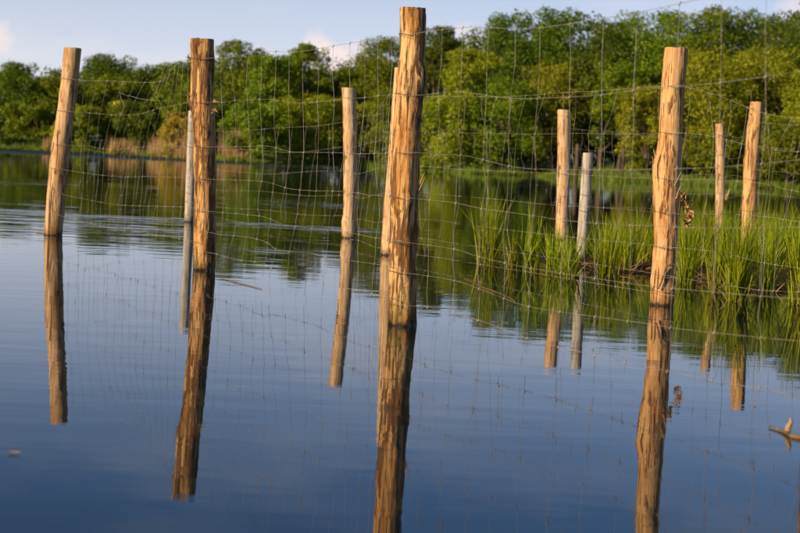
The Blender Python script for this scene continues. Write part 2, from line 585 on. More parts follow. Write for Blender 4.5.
def blades(rs, pts, lens, wid, lean, seg=3, droop=0.6):
    """curved tapering blades as strips of quads; pts (n,3). returns verts, faces"""
    V, Fc = [], []
    for p, L in zip(pts, lens):
        a = rs.uniform(0, 2 * PI)
        ln = abs(rs.normal(0, lean))
        d = Vector((math.cos(a), math.sin(a), 0))
        fa = rs.uniform(0, 2 * PI)
        side = Vector((math.cos(fa), math.sin(fa), 0))
        w = wid * rs.uniform(0.6, 1.25)
        b = len(V)
        base = Vector(p)
        dr = droop * rs.uniform(0.2, 1.3)
        for i in range(seg + 1):
            t = i / seg
            q = base + Vector((0, 0, 1)) * L * (t - 0.18 * dr * ln * 2 * t * t) + d * L * (ln * t * 0.6 + ln * dr * t * t)
            ww = w * (1 - t) ** 0.7 if i < seg else w * 0.08
            V.append(q - side * ww * 0.5)
            V.append(q + side * ww * 0.5)
        for i in range(seg):
            Fc.append((b + 2 * i, b + 2 * i + 1, b + 2 * i + 3, b + 2 * i + 2))
    return V, Fc


# grass along the far bank: nobody could count it
rs = np.random.RandomState(5)
pts, lens = [], []
for i in range(17000):
    x = rs.uniform(-45, 45)
    d = rs.uniform(-0.15, 1) ** 2 * 9 if rs.rand() < 0.75 else rs.uniform(0, 1.0)
    pts.append((x, shore_y(x) + d, bank_z(x, d) - 0.03))
    lens.append(rs.uniform(0.14, 0.5) * (1.25 if mnoise.noise(Vector((x * 0.5, d, 0))) > 0 else 0.7))
v, f = blades(rs, pts, lens, 0.06, 0.35, 2)
tag(mesh_obj('bank_grass', v, f, M_LAWN), 'bright green grass edging the far bank of the lake', 'grass', kind='stuff')

# ------------------------------------------------------------------ trees of the far shore


def leaf_quads(rs, centers, outward, size, up=0.35, rnd=0.8):
    n = len(centers)
    nrm = outward * 0.6 + rs.normal(0, rnd, (n, 3)) + np.array([0, 0, up])
    nrm /= np.linalg.norm(nrm, axis=1)[:, None] + 1e-9
    t = rs.normal(0, 1, (n, 3))
    t -= nrm * np.sum(t * nrm, axis=1)[:, None]
    t /= np.linalg.norm(t, axis=1)[:, None] + 1e-9
    b = np.cross(nrm, t)
    s = (size * rs.uniform(0.55, 1.35, n))[:, None]
    asp = rs.uniform(0.40, 0.75, n)[:, None]
    V = np.empty((n, 4, 3))
    V[:, 0] = centers - t * s * 0.5
    V[:, 1] = centers + b * s * asp * 0.5 + nrm * s * 0.10 - t * s * 0.05
    V[:, 2] = centers + t * s * 0.5
    V[:, 3] = centers - b * s * asp * 0.5 + nrm * s * 0.10 - t * s * 0.05
    return V.reshape(-1, 3)


def crown_points(rs, H, W, low, nclump, nleaf, spiky=0.0, depth=1.0):
    """clump centres spread over an uneven crown; leaves thick on each clump's shell"""
    cz = (H + low) / 2
    rz = (H - low) / 2
    rx = W / 2
    cl, rad = [], []
    lump = [(rs.normal(0, 1, 3), rs.uniform(0.78, 1.12)) for _ in range(9)]
    lump = [(a / np.linalg.norm(a), b) for a, b in lump]
    while len(cl) < nclump:
        d = rs.normal(0, 1, 3)
        d /= np.linalg.norm(d)
        w = 1.0
        for a, b in lump:
            c = max(0, float(np.dot(a, d)))
            w *= 1 + (b - 1) * c ** 4
        r = (rs.uniform(0.12, 1) ** 0.42) * w
        egg = 1.0 - 0.06 * max(0, d[2])
        hl = math.hypot(d[0], d[1])
        egg *= max(hl, 0.15) ** (-0.55 if d[2] < 0 else -0.28)
        p = np.array([d[0] * rx * r * egg, d[1] * rx * depth * r * egg, cz + d[2] * rz * r])
        cr = rs.uniform(0.10, 0.20) * min(W, H) * (1.2 - 0.45 * r)
        p[2] = min(p[2], H - cr * 0.65)
        cl.append(p)
        rad.append(cr)
    cl = np.array(cl); rad = np.array(rad)
    tops = cl[:, 2] + rad * 0.75
    cut = np.sort(tops)[-5]
    cl[:, 2] -= np.maximum(tops - cut, 0) * 0.85
    # highest clump reaches the measured top
    cl[:, 2] += np.clip((cl[:, 2] - low) / (H - low), 0, 1) * (H - np.max(cl[:, 2] + rad * 0.75))
    idx = rs.choice(nclump, nleaf, p=(rad ** 2) / np.sum(rad ** 2))
    d = rs.normal(0, 1, (nleaf, 3))
    d /= np.linalg.norm(d, axis=1)[:, None]
    rr = rs.uniform(0.25, 1, nleaf) ** 0.45 * (1 + 0.22 * rs.normal(0, 1, nleaf) * (rs.rand(nleaf) < 0.3))
    P = cl[idx] + d * (rad[idx] * rr)[:, None] * np.array([1.12, 1.12, 0.82])
    P[:, 2] = np.maximum(P[:, 2], 0.03)
    ctr = np.array([0, 0, cz])
    out = P - ctr
    out /= np.linalg.norm(out, axis=1)[:, None] + 1e-9
    out = 0.5 * out + 0.5 * d
    return P, out, cl, rad


def trunk_mesh(rs, H, cl, r0):
    parts = []
    top = Vector((rs.normal(0, 0.15), rs.normal(0, 0.15), H * 0.72))
    bend = Vector((rs.normal(0, 0.2), rs.normal(0, 0.2), H * 0.35))
    main = catmull([Vector((0, 0, -0.25)), bend * 0.45, bend, top], 4)
    n = len(main)
    parts.append(tube(main, [r0 * (1 - 0.86 * i / (n - 1)) * (1.35 if i == 0 else 1) for i in range(n)], 7))
    order = rs.permutation(len(cl))[:min(14, len(cl))]
    for i in order:
        c = Vector(cl[i])
        k = int(np.clip((c.z / H) * 0.75 * n, 1, n - 2))
        s = main[k]
        mid = (s + c) / 2 + Vector((0, 0, -0.12 * (c - s).length))
        rr = r0 * (1 - 0.86 * k / (n - 1)) * 0.5
        parts.append(tube(catmull([s, mid, c], 3), [rr * (1 - 0.8 * j / 6) for j in range(7)], 5))
    return merge(parts)


TREE_GROUP = 'trees and shrubs along the far shore'


def tree(px, top, wpx, dy, kind, label, cat='tree', name='broadleaf_tree', low=0.12, nleaf=8000, leaf=0.165, seed=0, bloom=0.0, group=TREE_GROUP, trunk_r=None, depth=1.0):
    rs = np.random.RandomState(abs(seed * 13 + int(px) * 7 + int(top)) + 5)
    base_dir = ray(px, horizon_y(px))
    x0 = base_dir.x / base_dir.y * 100
    Y = shore_y(x0) + dy
    x = base_dir.x / base_dir.y * Y
    Y = shore_y(x) + dy
    z0 = bank_z(x, dy)
    tp = at_depth(px, top, Y)
    H = tp.z - z0
    W = wpx / FPX * Y
    root = empty(name, (x, Y, z0))
    tag(root, label, cat, group)
    nleaf = int(nleaf * 2.0)
    ncl = int(np.clip(W * H * 2.4, 48, 120))
    P, out, cl, rad = crown_points(rs, H, W, low * H, ncl, nleaf, depth=depth)
    quads_obj('crown', leaf_quads(rs, P, out, leaf), LEAF[kind], root)
    if bloom > 0:
        hi = np.where(out[:, 2] + 0.6 * -out[:, 1] > 0.35)[0]
        pick = rs.choice(hi, int(len(hi) * bloom), replace=False)
        # blossom sits in bunches: keep those near a few chosen clumps
        cs = cl[rs.choice(len(cl), 8)]
        dm = np.min(np.linalg.norm(P[pick][:, None] - cs[None], axis=2), axis=1)
        pick = pick[dm < 0.55]
        if len(pick):
            quads_obj('blossom', leaf_quads(rs, P[pick] + out[pick] * 0.08, out[pick], 0.15), LEAF['bloom'], root)
    v, f = trunk_mesh(rs, H, cl, trunk_r or (0.05 + 0.016 * H))
    mesh_obj('trunk', v, f, M_TRUNK, root)
    return root


# the skyline, left to right
tree(16, 61, 66, 5, 'dark', 'round dark green tree at the left end of the far shore', seed=1)
tree(56, 76, 64, 3.5, 'mid', 'mid green tree with pale blossom just left of the leftmost post', bloom=0.5, seed=2)
tree(103, 51, 62, 9, 'dark', 'dark pointed tree rising just right of the leftmost post', seed=3)
tree(140, 63, 74, 8, 'dark', 'dark rounded tree midway between the two leftmost front posts', seed=4)
tree(178, 60, 58, 5, 'mid', 'mid green tree half hidden behind the second front post', seed=5)
tree(236, 39, 58, 8, 'mid', 'tall rounded tree just right of the second front post', seed=6)
tree(268, 52, 54, 6, 'mid', 'green tree left of the small cumulus cloud', seed=7)
tree(304, 41, 54, 8, 'mid', 'tall tree directly under the small pink cumulus cloud', seed=8)
tree(340, 66, 60, 6, 'mid', 'lower green tree behind the short post left of the tallest post', seed=9)
tree(379, 36, 66, 7, 'mid', 'rounded tree standing left of the top of the tallest post', seed=10)
tree(432, 24, 50, 9, 'dark', 'slim dark tree right beside the top of the tallest post', seed=11, low=0.2)
tree(466, 44, 62, 6, 'light', 'bright green tree below the dip in the skyline right of the tallest post', seed=12)
tree(502, 12, 66, 10, 'dark', 'tall dark tree where the skyline steps up right of the tallest post', seed=13, nleaf=9500)
tree(553, 6, 74, 10, 'dark', 'highest dark round crown in the middle of the right half', seed=14, nleaf=10500)
tree(596, 17, 70, 8, 'dark', 'dark tree left of the post with the dried leaf cluster', seed=15)
tree(645, 7, 80, 9, 'mid', 'broad mid green tree above the post with the dried leaf cluster', seed=16, nleaf=10000)
tree(692, 8, 66, 8, 'mid', 'loose feathery tree right of the post with the dried leaf cluster', seed=17, nleaf=6500)
tree(726, 4, 76, 10, 'dark', 'narrow dark tree standing above the yellow willows', seed=18)
tree(770, 11, 74, 9, 'dark', 'dark tree behind the yellow willows near the right edge', seed=19)
tree(806, -6, 70, 6, 'dark', 'tall dark tree cut by the right edge of the picture', seed=20)
# nearer, lower growth
tree(28, 98, 70, 1.6, 'mid', 'leafy green shrub at the waterline left of the leftmost post', 'shrub', 'shrub', 0.0, 6000, seed=21)
tree(72, 104, 66, 1.5, 'light', 'light green shrub at the far waterline behind the leftmost post', 'shrub', 'shrub', 0.0, 6000, seed=22)
tree(110, 74, 60, 4, 'mid', 'green tree with white blossom between the two leftmost front posts', seed=23, bloom=0.6)
tree(135, 100, 66, 2.8, 'dark', 'dark green shrub behind the dry reeds on the left', 'shrub', 'shrub', 0.0, 6000, seed=24)
tree(182, 111, 46, 1.2, 'grey', 'pale grey green willow bush left of the second front post', 'shrub', 'willow_bush', 0.0, 5500, 0.15, seed=25)
tree(215, 92, 60, 3.0, 'dark', 'dark green bush behind the tan reeds right of the second front post', 'shrub', 'shrub', 0.0, 6000, seed=26)
tree(256, 100, 66, 1.6, 'mid', 'mid green bush overhanging the water right of the second front post', 'shrub', 'shrub', 0.0, 6500, seed=27)
tree(300, 92, 74, 1.5, 'light', 'bright bush at the waterline left of the short post near the middle', 'shrub', 'shrub', 0.0, 7000, seed=28)
tree(352, 98, 76, 1.4, 'light', 'bright bush at the waterline behind the short post near the middle', 'shrub', 'shrub', 0.0, 7000, seed=29)
tree(404, 84, 72, 1.8, 'mid', 'mid green bush at the waterline behind the tallest post', 'shrub', 'shrub', 0.0, 7000, seed=30)
tree(446, 92, 74, 1.8, 'light', 'light green bush at the waterline just right of the tallest post', 'shrub', 'shrub', 0.0, 7000, seed=31)
tree(500, 74, 90, 2.5, 'mid', 'wide green bush on the bank left of the tall post amid the sedge', 'shrub', 'shrub', 0.0, 8000, seed=32)
tree(548, 60, 76, 4.0, 'light', 'leafy light green tree behind the tall post amid the sedge', seed=33)
tree(618, 62, 66, 6.0, 'mid', 'green tree with shaded foot between the two posts right of centre', seed=34, low=0.42)
tree(646, 84, 72, 4.0, 'yellow', 'yellow green willow behind the post with the dried leaf cluster', 'willow', 'willow_tree', 0.06, 7000, 0.16, seed=35)
tree(702, 44, 104, 5.0, 'yellow', 'large golden willow right of the post with the dried leaf cluster', 'willow', 'willow_tree', 0.05, 12000, 0.16, seed=36)
tree(762, 44, 92, 4.5, 'yellow', 'golden willow behind the two posts at the right', 'willow', 'willow_tree', 0.05, 11000, 0.16, seed=37)
tree(808, 66, 70, 3.5, 'yellow', 'golden willow cut by the right edge of the picture', 'willow', 'willow_tree', 0.05, 7000, 0.16, seed=38)
tree(786, 118, 70, 2.0, 'mid', 'low green bush right of the leaning post at the right', 'shrub', 'shrub', 0.0, 6000, seed=39)
tree(722, 128, 66, 3.0, 'mid', 'low green bush behind the two posts at the right', 'shrub', 'shrub', 0.0, 5000, seed=40)
tree(682, 122, 62, 5.0, 'yellow', 'low yellow green bush just right of the cracked post', 'shrub', 'shrub', 0.0, 4500, 0.15, seed=41)
tree(652, 132, 54, 5.5, 'mid', 'low green bush directly behind the cracked post', 'shrub', 'shrub', 0.0, 4000, seed=42)
tree(752, 112, 70, 4.0, 'yellow', 'low yellow green bush behind the leaning post at the right', 'shrub', 'shrub', 0.0, 5000, 0.15, seed=43)
# back rows seen only through the gaps, and a little beyond both edges of the picture
bx = [(-30, 70), (-80, 60), (-130, 66), (30, 80), (75, 72), (122, 76), (165, 78), (208, 60), (250, 62), (290, 66), (322, 74), (358, 60), (404, 46), (448, 48), (484, 40), (528, 24), (574, 26), (612, 30), (666, 24), (712, 22), (748, 28), (786, 20), (850, 0), (900, 10), (950, 4)]
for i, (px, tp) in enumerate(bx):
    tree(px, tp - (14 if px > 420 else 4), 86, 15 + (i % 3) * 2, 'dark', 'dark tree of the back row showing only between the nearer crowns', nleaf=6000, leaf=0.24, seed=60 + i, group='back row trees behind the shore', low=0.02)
for i, (px, tp) in enumerate([(-40, 104), (-100, 96), (-160, 110), (860, 100), (920, 90)]):
    tree(px, tp, 90, 2.0, 'mid', 'green waterside bush beyond the edge of the picture', 'shrub', 'shrub', 0.0, 5000, seed=90 + i, group='bushes beyond the picture edges')

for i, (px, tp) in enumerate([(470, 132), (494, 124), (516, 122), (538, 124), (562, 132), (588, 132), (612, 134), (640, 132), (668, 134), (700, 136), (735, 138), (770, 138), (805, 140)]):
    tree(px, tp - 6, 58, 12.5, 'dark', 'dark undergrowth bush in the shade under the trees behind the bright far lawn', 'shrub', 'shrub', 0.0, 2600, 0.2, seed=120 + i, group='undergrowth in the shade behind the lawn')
# dry reeds on the left bank
for i, (xa, xb, hh, d0, n, lab) in enumerate(((122, 160, 1.45, 0.35, 620, 'tan dry reeds under the dark trees left of the grey willow bush'),
                                            (146, 180, 1.6, 0.45, 620, 'tall tan dry reeds touching the grey willow bush'),
                                            (210, 238, 2.1, 0.6, 560, 'tan dry reeds right of the second front post on the far bank'),
                                            (66, 96, 1.15, 0.4, 380, 'low tan dry reeds right behind the leftmost post on the far bank'),
                                            (-10, 10, 1.2, 0.8, 200, 'tan dry reeds at the left edge of the picture'))):
    rs = np.random.RandomState(300 + i)
    a = ray(xa, horizon_y(xa)); b = ray(xb, horizon_y(xb))
    xm0, xm1 = a.x / a.y * 102, b.x / b.y * 102
    cxm = (xm0 + xm1) / 2
    base = Vector((cxm, shore_y(cxm) + d0, 0))
    pts, lens = [], []
    for q in range(n):
        x = rs.normal(cxm, (xm1 - xm0) * 0.28)
        d = d0 + rs.uniform(-0.3, 0.5)
        pts.append((x - base.x, shore_y(x) + d - base.y, bank_z(x, d) - 0.02))
        lens.append(hh * rs.uniform(0.55, 1.1))
    v, f = blades(rs, pts, lens, 0.05, 0.13, 2)
    rt = tag(empty('dry_reed_stand', base), lab, 'reeds', 'dry reeds on the far bank')
    mesh_obj('reed_stalks', v, f, M_REED, rt)['kind'] = 'stuff'

# ------------------------------------------------------------------ posts


def post(name, base_px, prof, mat, label, seed, group='wooden fence posts standing in the water', rough=1.0, depth_lean=0.0, knots=4, sink=0.35, z_base=0.0, cat='post', slant=0.0):
    """prof: rows (y, x_left, x_right) in the photograph, top first; depth from where the foot meets the water"""
    B = ground(base_px[0], base_px[1], z_base)
    Y = B.y
    rows = []
    for (py, xl, xr) in prof:
        pl, pr = at_depth(xl, py, Y), at_depth(xr, py, Y)
        rows.append(((pl + pr) / 2, (pr - pl).length / 2))
    rows.reverse()
    # extend below the water
    c0, r0 = rows[0]
    c1, _ = rows[1]
    dirv = (c0 - c1).normalized()
    rows.insert(0, (c0 + dirv * sink, r0 * 1.02))
    cs = [r[0] - B for r in rows]
    zs = np.array([c.z for c in cs]); xs_ = np.array([c.x for c in cs]); rr = np.array([r[1] for r in rows])
    z0, z1 = zs[0], zs[-1]
    NR, NS = 170, 44
    rs = random.Random(seed)
    kn = [(rs.uniform(z0 + 0.4, z1 - 0.1), rs.uniform(0, 2 * PI), rs.uniform(0.018, 0.035), rs.uniform(0.003, 0.010)) for _ in range(knots)]
    V, Fc = [], []
    sv = Vector((seed * 5.17, seed * 2.31, 0))
    def rad(th, z, r):
        ct, st = math.cos(th), math.sin(th)
        flute = mnoise.noise(Vector((ct * 2.6, st * 2.6, z * 0.9)) + sv) * 0.055
        fine = mnoise.noise(Vector((ct * 8.0, st * 8.0, z * 2.5)) + sv) * 0.028
        lump = mnoise.noise(Vector((ct * 1.3, st * 1.3, z * 5.0)) + sv) * 0.045
        rag = mnoise.noise(Vector((ct * 4.0, st * 4.0, z * 16.0)) + sv) * 0.022
        # flakes of bark stand proud with sharp edges
        fl = mnoise.noise(Vector((ct * 3.2, st * 3.2, z * 4.0 + 9)) + sv)
        flake = 0.028 if fl > 0.22 else 0.0
        q = r * (1 + rough * (flute + fine + lump + rag + flake))
        for (kz, ka, ks, kh) in kn:
            da = math.atan2(math.sin(th - ka), math.cos(th - ka)) * r
            q += kh * math.exp(-((z - kz) ** 2 + da * da) / (2 * ks * ks))
        return q
    for i in range(NR + 1):
        t = i / NR
        z = z0 + (z1 - z0) * t
        cx = float(np.interp(z, zs, xs_)); r = float(np.interp(z, zs, rr))
        for k in range(NS):
            th = 2 * PI * k / NS
            q = rad(th, z, r)
            zz = z
            if i == NR:
                q *= 0.97
            if i >= NR - 1:
                zz += 0.006 * mnoise.noise(Vector((math.cos(th) * 3, math.sin(th) * 3, 7)) + sv) + slant * math.cos(th) * r
            V.append((cx + q * math.cos(th), q * math.sin(th) + depth_lean * z, zz))
    for i in range(NR):
        for k in range(NS):
            k2 = (k + 1) % NS
            Fc.append((i * NS + k, i * NS + k2, (i + 1) * NS + k2, (i + 1) * NS + k))
    root = empty(name, B)
    tag(root, label, cat, group)
    mesh_obj('shaft', V, Fc, mat, root)
    # sawn end
    topc = Vector((float(xs_[-1]), depth_lean * z1, z1))
    V2 = [Vector(V[NR * NS + k]) for k in range(NS)]
    rin = [topc + (p - topc) * 0.55 + Vector((0, 0, 0.001)) for p in V2]
    VV = V2 + rin + [topc + Vector((0, 0, 0.002))]
    F2 = [(k, (k + 1) % NS, NS + (k + 1) % NS, NS + k) for k in range(NS)] + [(NS + k, NS + (k + 1) % NS, 2 * NS) for k in range(NS)]
    mesh_obj('sawn_end', VV, F2, M_END, root, smooth=False)
    root['post_depth'] = Y
    return root


P1 = post('fence_post', (53, 235), [(48, 64, 81.5), (80, 61.5, 78.5), (120, 56, 73.5), (160, 50, 69), (200, 46.5, 65), (235, 44, 62)], M_W1,
          'leftmost wooden post, leaning right, standing in the open water', 1, rough=0.7)
P2 = post('fence_post', (204, 270), [(39, 190.5, 213.5), (60, 191, 214), (100, 191, 214), (120, 193, 215), (150, 194, 215.5), (200, 194, 216), (240, 193.5, 216), (270, 193, 215)], M_W2,
          'dark barky wooden post with frayed bark tufts, in front of a grey pole', 2, rough=1.25, knots=7)
P3 = post('fence_post', (402, 325), [(8, 400, 426), (36, 400, 425), (60, 399, 424.5), (78, 397, 427), (100, 395, 423), (130, 393, 420), (170, 391, 419), (210, 390.5, 418), (255, 389.5, 416), (300, 388.5, 415.5), (325, 388, 416)], M_W3,
          'tallest and nearest wooden post with patchy bark and a mossy foot', 3, rough=1.45, knots=12)
P4 = post('fence_post', (662, 305), [(48, 665, 688), (90, 661, 684.5), (130, 659.5, 682.5), (150, 657, 681.5), (166, 652.5, 680.5), (200, 653.5, 680), (240, 654.5, 677), (305, 650, 673)], M_W4,
          'pale cracked wooden post carrying a cluster of dried leaves', 4, rough=1.15, knots=5)
P5 = post('fence_post', (349, 238), [(88, 342, 356), (120, 343, 356.5), (160, 343.5, 357), (200, 343.5, 356.5), (214, 343, 356), (222, 341.5, 356.8), (238, 341.5, 356)], M_W5,
          'short slim wooden post between the barky post and the tallest post', 5, rough=0.6)
P6 = post('fence_post', (388.5, 255), [(68, 394.6, 411), (120, 391, 407.5), (160, 388, 404.5), (200, 384.5, 401), (255, 380.5, 397)], M_W5,
          'pale post almost hidden directly behind the tallest post', 6, rough=0.6)
P7 = post('fence_post', (562, 240), [(110, 557.5, 570.5), (160, 557.5, 570.5), (200, 556.5, 569), (240, 555.5, 568)], M_W5,
          'straight pale wooden post rising behind the sedge beside the grey pole', 7, rough=0.5)
P8 = post('fence_post', (748.5, 257), [(102, 750.5, 764), (130, 747, 761.5), (160, 744, 759), (200, 742.5, 757), (257, 741, 756)], M_W4,
          'leaning wooden post behind the sedge near the right edge', 8, rough=0.7)
P9 = post('fence_post', (719, 249), [(124, 715.6, 724.8), (170, 715.6, 725.2), (210, 715.5, 724.5), (249, 714.5, 723.5)], M_W5,
          'thin pale wooden post just left of the leaning post at the right', 9, rough=0.5)
G1 = post('fence_pole', (189.3, 222), [(111, 188.4, 197.5), (160, 186.5, 196), (200, 185.2, 194.8), (222, 184.3, 194)], M_GREY,
          'pale grey pole showing along the left side of the barky post', 10, group='grey poles among the fence posts', rough=0.25, knots=0)
G2 = post('fence_pole', (580.5, 262), [(153, 583, 593.5), (200, 579.5, 590.5), (240, 577, 587.5), (262, 575.5, 585.8)], M_GREY,
          'pale grey pole with a flat top standing in the sedge', 11, group='grey poles among the fence posts', rough=0.2, knots=0)
# off the picture to the right: the next posts that carry the nettings
def raw_post(name, x, y, h, r, mat, label, seed):
    rows = []
    root = empty(name, (x, y, 0))
    tag(root, label, 'post', 'fence posts beyond the right edge')
    V = []
    ring = [(-0.35, r * 1.02), (0, r), (h * 0.5, r), (h, r * 0.95)]
    parts = tube([Vector((0.02 * z, 0, z)) for z, _ in ring], [q for _, q in ring], 20)
    mesh_obj('shaft', parts[0], parts[1], mat, root)
    return root
b1, b2_, b3_ = P1.location, P2.location, P3.location
Q1 = b3_ + (b3_ - b2_) * 1.0
Q2 = P4.location + (P4.location - P6.location) * 0.85
Q3 = P8.location + Vector((3.0, -1.2, 0))
raw_post('fence_post', Q1.x, Q1.y, 1.75, 0.08, M_W2, 'brown wooden post beyond the right edge carrying the front netting', 20)
raw_post('fence_post', Q2.x, Q2.y, 1.7, 0.08, M_W4, 'pale wooden post beyond the right edge carrying the middle netting', 21)
raw_post('fence_post', Q3.x, Q3.y, 1.6, 0.075, M_W5, 'pale wooden post beyond the right edge carrying the rear netting', 22)

# dark stump on the far bank
def bank_post(px, top, Yd, wpx, label):
    bd = ray(px, horizon_y(px)); x = bd.x / bd.y * Yd
    sy = shore_y(x); z = bank_z(x, Yd - sy)
    t = at_depth(px, top, Yd)
    r = wpx / FPX * Yd / 2
    h = t.z - z
    v, f = tube([Vector((0, 0, -0.2)), Vector((0.03, 0, h * 0.5)), Vector((0, 0, h))], [r * 1.15, r, r * 0.95], 10)
    tag(mesh_obj('tree_stump', v, f, M_TRUNK, loc=(x, Yd, z)), label, 'stump')
bank_post(576.5, 144, 103.5, 4, 'brown stump on the far grassy bank beside the straight pale post')
bank_post(622.5, 146, 103, 2.4, 'thin bare trunk on the far grassy bank under the shaded tree')

# ------------------------------------------------------------------ wire nettings
rsw = np.random.RandomState(11)


def wire(name, pts, r, parent, org, sides=5):
    v, f = tube([p - org for p in pts], r, sides)
    return mesh_obj(name, v, f, M_WIRE, parent)


def knot_parts(p, org, r=0.0036, tilt=0.0):
    a = p - org
    t = Vector((0.6, 0.2, 1)).normalized()
    return tube([a - t * 0.009, a + t * 0.009], r * 0.75, 5)


def face_plane(A, B, off):
    d = (B - A); d.z = 0; d.normalize()
    n = Vector((d.y, -d.x, 0))
    if n.dot(EYE - A) < 0: n = -n
    return A + n * off, n, d


def traced_bay(root, A, B, rows, cols, off=0.088, r=0.0009, top_r=0.00115, knots=None, bow=0.02):
    """rows: polylines in the photograph, laid on the upright plane between two posts"""
    P, n, d = face_plane(A, B, off)
    org = root.location
    def pt(x, y):
        p = on_plane(x, y, P, n)
        s = (p - A).dot(d)
        return p + n * (bow * mnoise.noise(Vector((s * 1.3, p.z * 2.0, A.x))))
    for i, row in enumerate(rows):
        pts = catmull([pt(x, y) for x, y in row], 3)
        wire('line_wire', pts, top_r if i in (0, len(rows) - 1) else r, root, org)
    for c in cols:
        kp = []
        for i, x in enumerate(c):
            if x is None or i >= len(rows): continue
            row = rows[i]
            y = float(np.interp(x, [q[0] for q in row], [q[1] for q in row]))
            kp.append(pt(x, y))
        if len(kp) < 2: continue
        ds = []
        for j in range(len(kp) - 1):
            ds.append(kp[j])
            m = (kp[j] + kp[j + 1]) / 2 + d * rsw.normal(0, 0.006) + n * rsw.normal(0, 0.006)
            ds.append(m)
        ds.append(kp[-1])
        # last stay runs into the water
        tail = kp[-1] + (kp[-1] - kp[-2]).normalized() * rsw.uniform(0.0, 0.10)
        ds.append(tail)
        wire('stay_wire', ds, r, root, org, 4)
        if knots is not None:
            knots.extend(knot_parts(q, org) for q in kp)


def lerp_bay(root, A, B, heights, ncol, slant=0.0, off=0.07, r=0.0010, sag=0.06, jit=0.02, knots=None, t0=0.0, t1=1.0, seed=1, zb=None):
    """netting between two posts from its usual mesh size, sagging and slumped a little"""
    rs = np.random.RandomState(seed)
    P, n, d = face_plane(A, B, off)
    L = (Vector((B.x, B.y, 0)) - Vector((A.x, A.y, 0))).length
    org = root.location
    ph = rs.uniform(0, 6, 8)
    def pt(t, k):
        h = heights[k] if not isinstance(heights[k], tuple) else heights[k][0] + (heights[k][1] - heights[k][0]) * t
        s = math.sin(PI * min(max(t, 0), 1))
        z = h - sag * s * (1.0 + 0.3 * math.sin(ph[k % 8] + 3 * t)) * (0.4 + h * 0.5) + 0.02 * math.sin(9 * t + ph[(k + 2) % 8]) * s
        q = Vector((A.x, A.y, 0)) + d * (L * t + slant * (h - heights[0] if not isinstance(heights[0], tuple) else 0) * s)
        return Vector((q.x, q.y, 0)) + n * (off + 0.05 * s * math.sin(ph[1] + 4 * t + 2 * h)) + Vector((0, 0, z))
    for k in range(len(heights)):
        pts = [pt(t0 + (t1 - t0) * i / 26, k) for i in range(27)]
        wire('line_wire', pts, r * 1.15 if k == 0 else r, root, org)
    for c in range(ncol):
        t = t0 + (t1 - t0) * (c + 0.6 + rs.normal(0, 0.10)) / ncol
        kp = []
        sh = rs.normal(0, 0.35) * jit
        for k in range(len(heights)):
            kp.append(pt(t + (sh * k + rs.normal(0, jit * 0.25)) / L, k))
        ds = []
        for j in range(len(kp) - 1):
            ds.append(kp[j]); ds.append((kp[j] + kp[j + 1]) / 2 + d * rs.normal(0, jit * 0.4))
        ds.append(kp[-1])
        wire('stay_wire', ds, r, root, org, 4)
        if knots is not None: knots.extend(knot_parts(q, org) for q in kp)


def finish_knots(root, knots):
    v, f = merge(knots)
    o = mesh_obj('wire_knots', v, f, M_WIRE, root)
    o['kind'] = 'stuff'


# --- front netting: leftmost post, barky post, tallest post, post beyond the right edge
front = empty('wire_netting', (b2_.x, b2_.y, 0))
tag(front, 'slack wire netting on the front posts, sagging low at the left', 'netting', 'wire nettings of the fence')
kn = []
rowsA = [
    [(61, 77.5), (78, 80), (90, 80.8), (107, 81), (123, 81.5), (144, 82.5), (160, 81.5), (165, 76), (172, 69), (178, 64.5), (186, 61), (192, 59.5)],
    [(56, 110), (74, 112), (90, 113), (115, 115), (138, 114.5), (150, 111), (165, 107), (175, 105), (186, 103), (194, 102)],
    [(51, 144), (70, 145.5), (88, 146), (100, 148.5), (120, 149), (140, 147.2), (160, 145.8), (185, 146.5), (197, 147)],
    [(48, 167.5), (66, 170), (84, 173), (104, 175.5), (125, 177), (150, 176.6), (175, 177.3), (200, 178)],
    [(46, 190), (64, 195), (84, 199), (104, 203), (120, 205), (145, 206), (165, 206.5), (184, 207), (200, 209)],
    [(45, 210), (64, 217), (85, 222), (110, 228), (130, 231), (150, 234), (170, 237), (186, 240), (202, 243)],
]
colsA = []
topx = [85, 97, 107, 123, 135, 144, 153, 160, 166, 171, 176, 180, 184, 188]
r2x = [80, 90, 101, 113, 121, 129, 138, 147, 153, 160, 167, 174, 180, 187]
r3x = [74, 84, 95, 104, 113, 121, 129, 137, 144, 152, 160, 168, 176, 184]
for i in range(14):
    colsA.append([topx[i], r2x[i], r3x[i], r3x[i] - 1.2, r3x[i] - 3.2, r3x[i] - 4.5])
traced_bay(front, b1, b2_, rowsA, colsA, knots=kn)
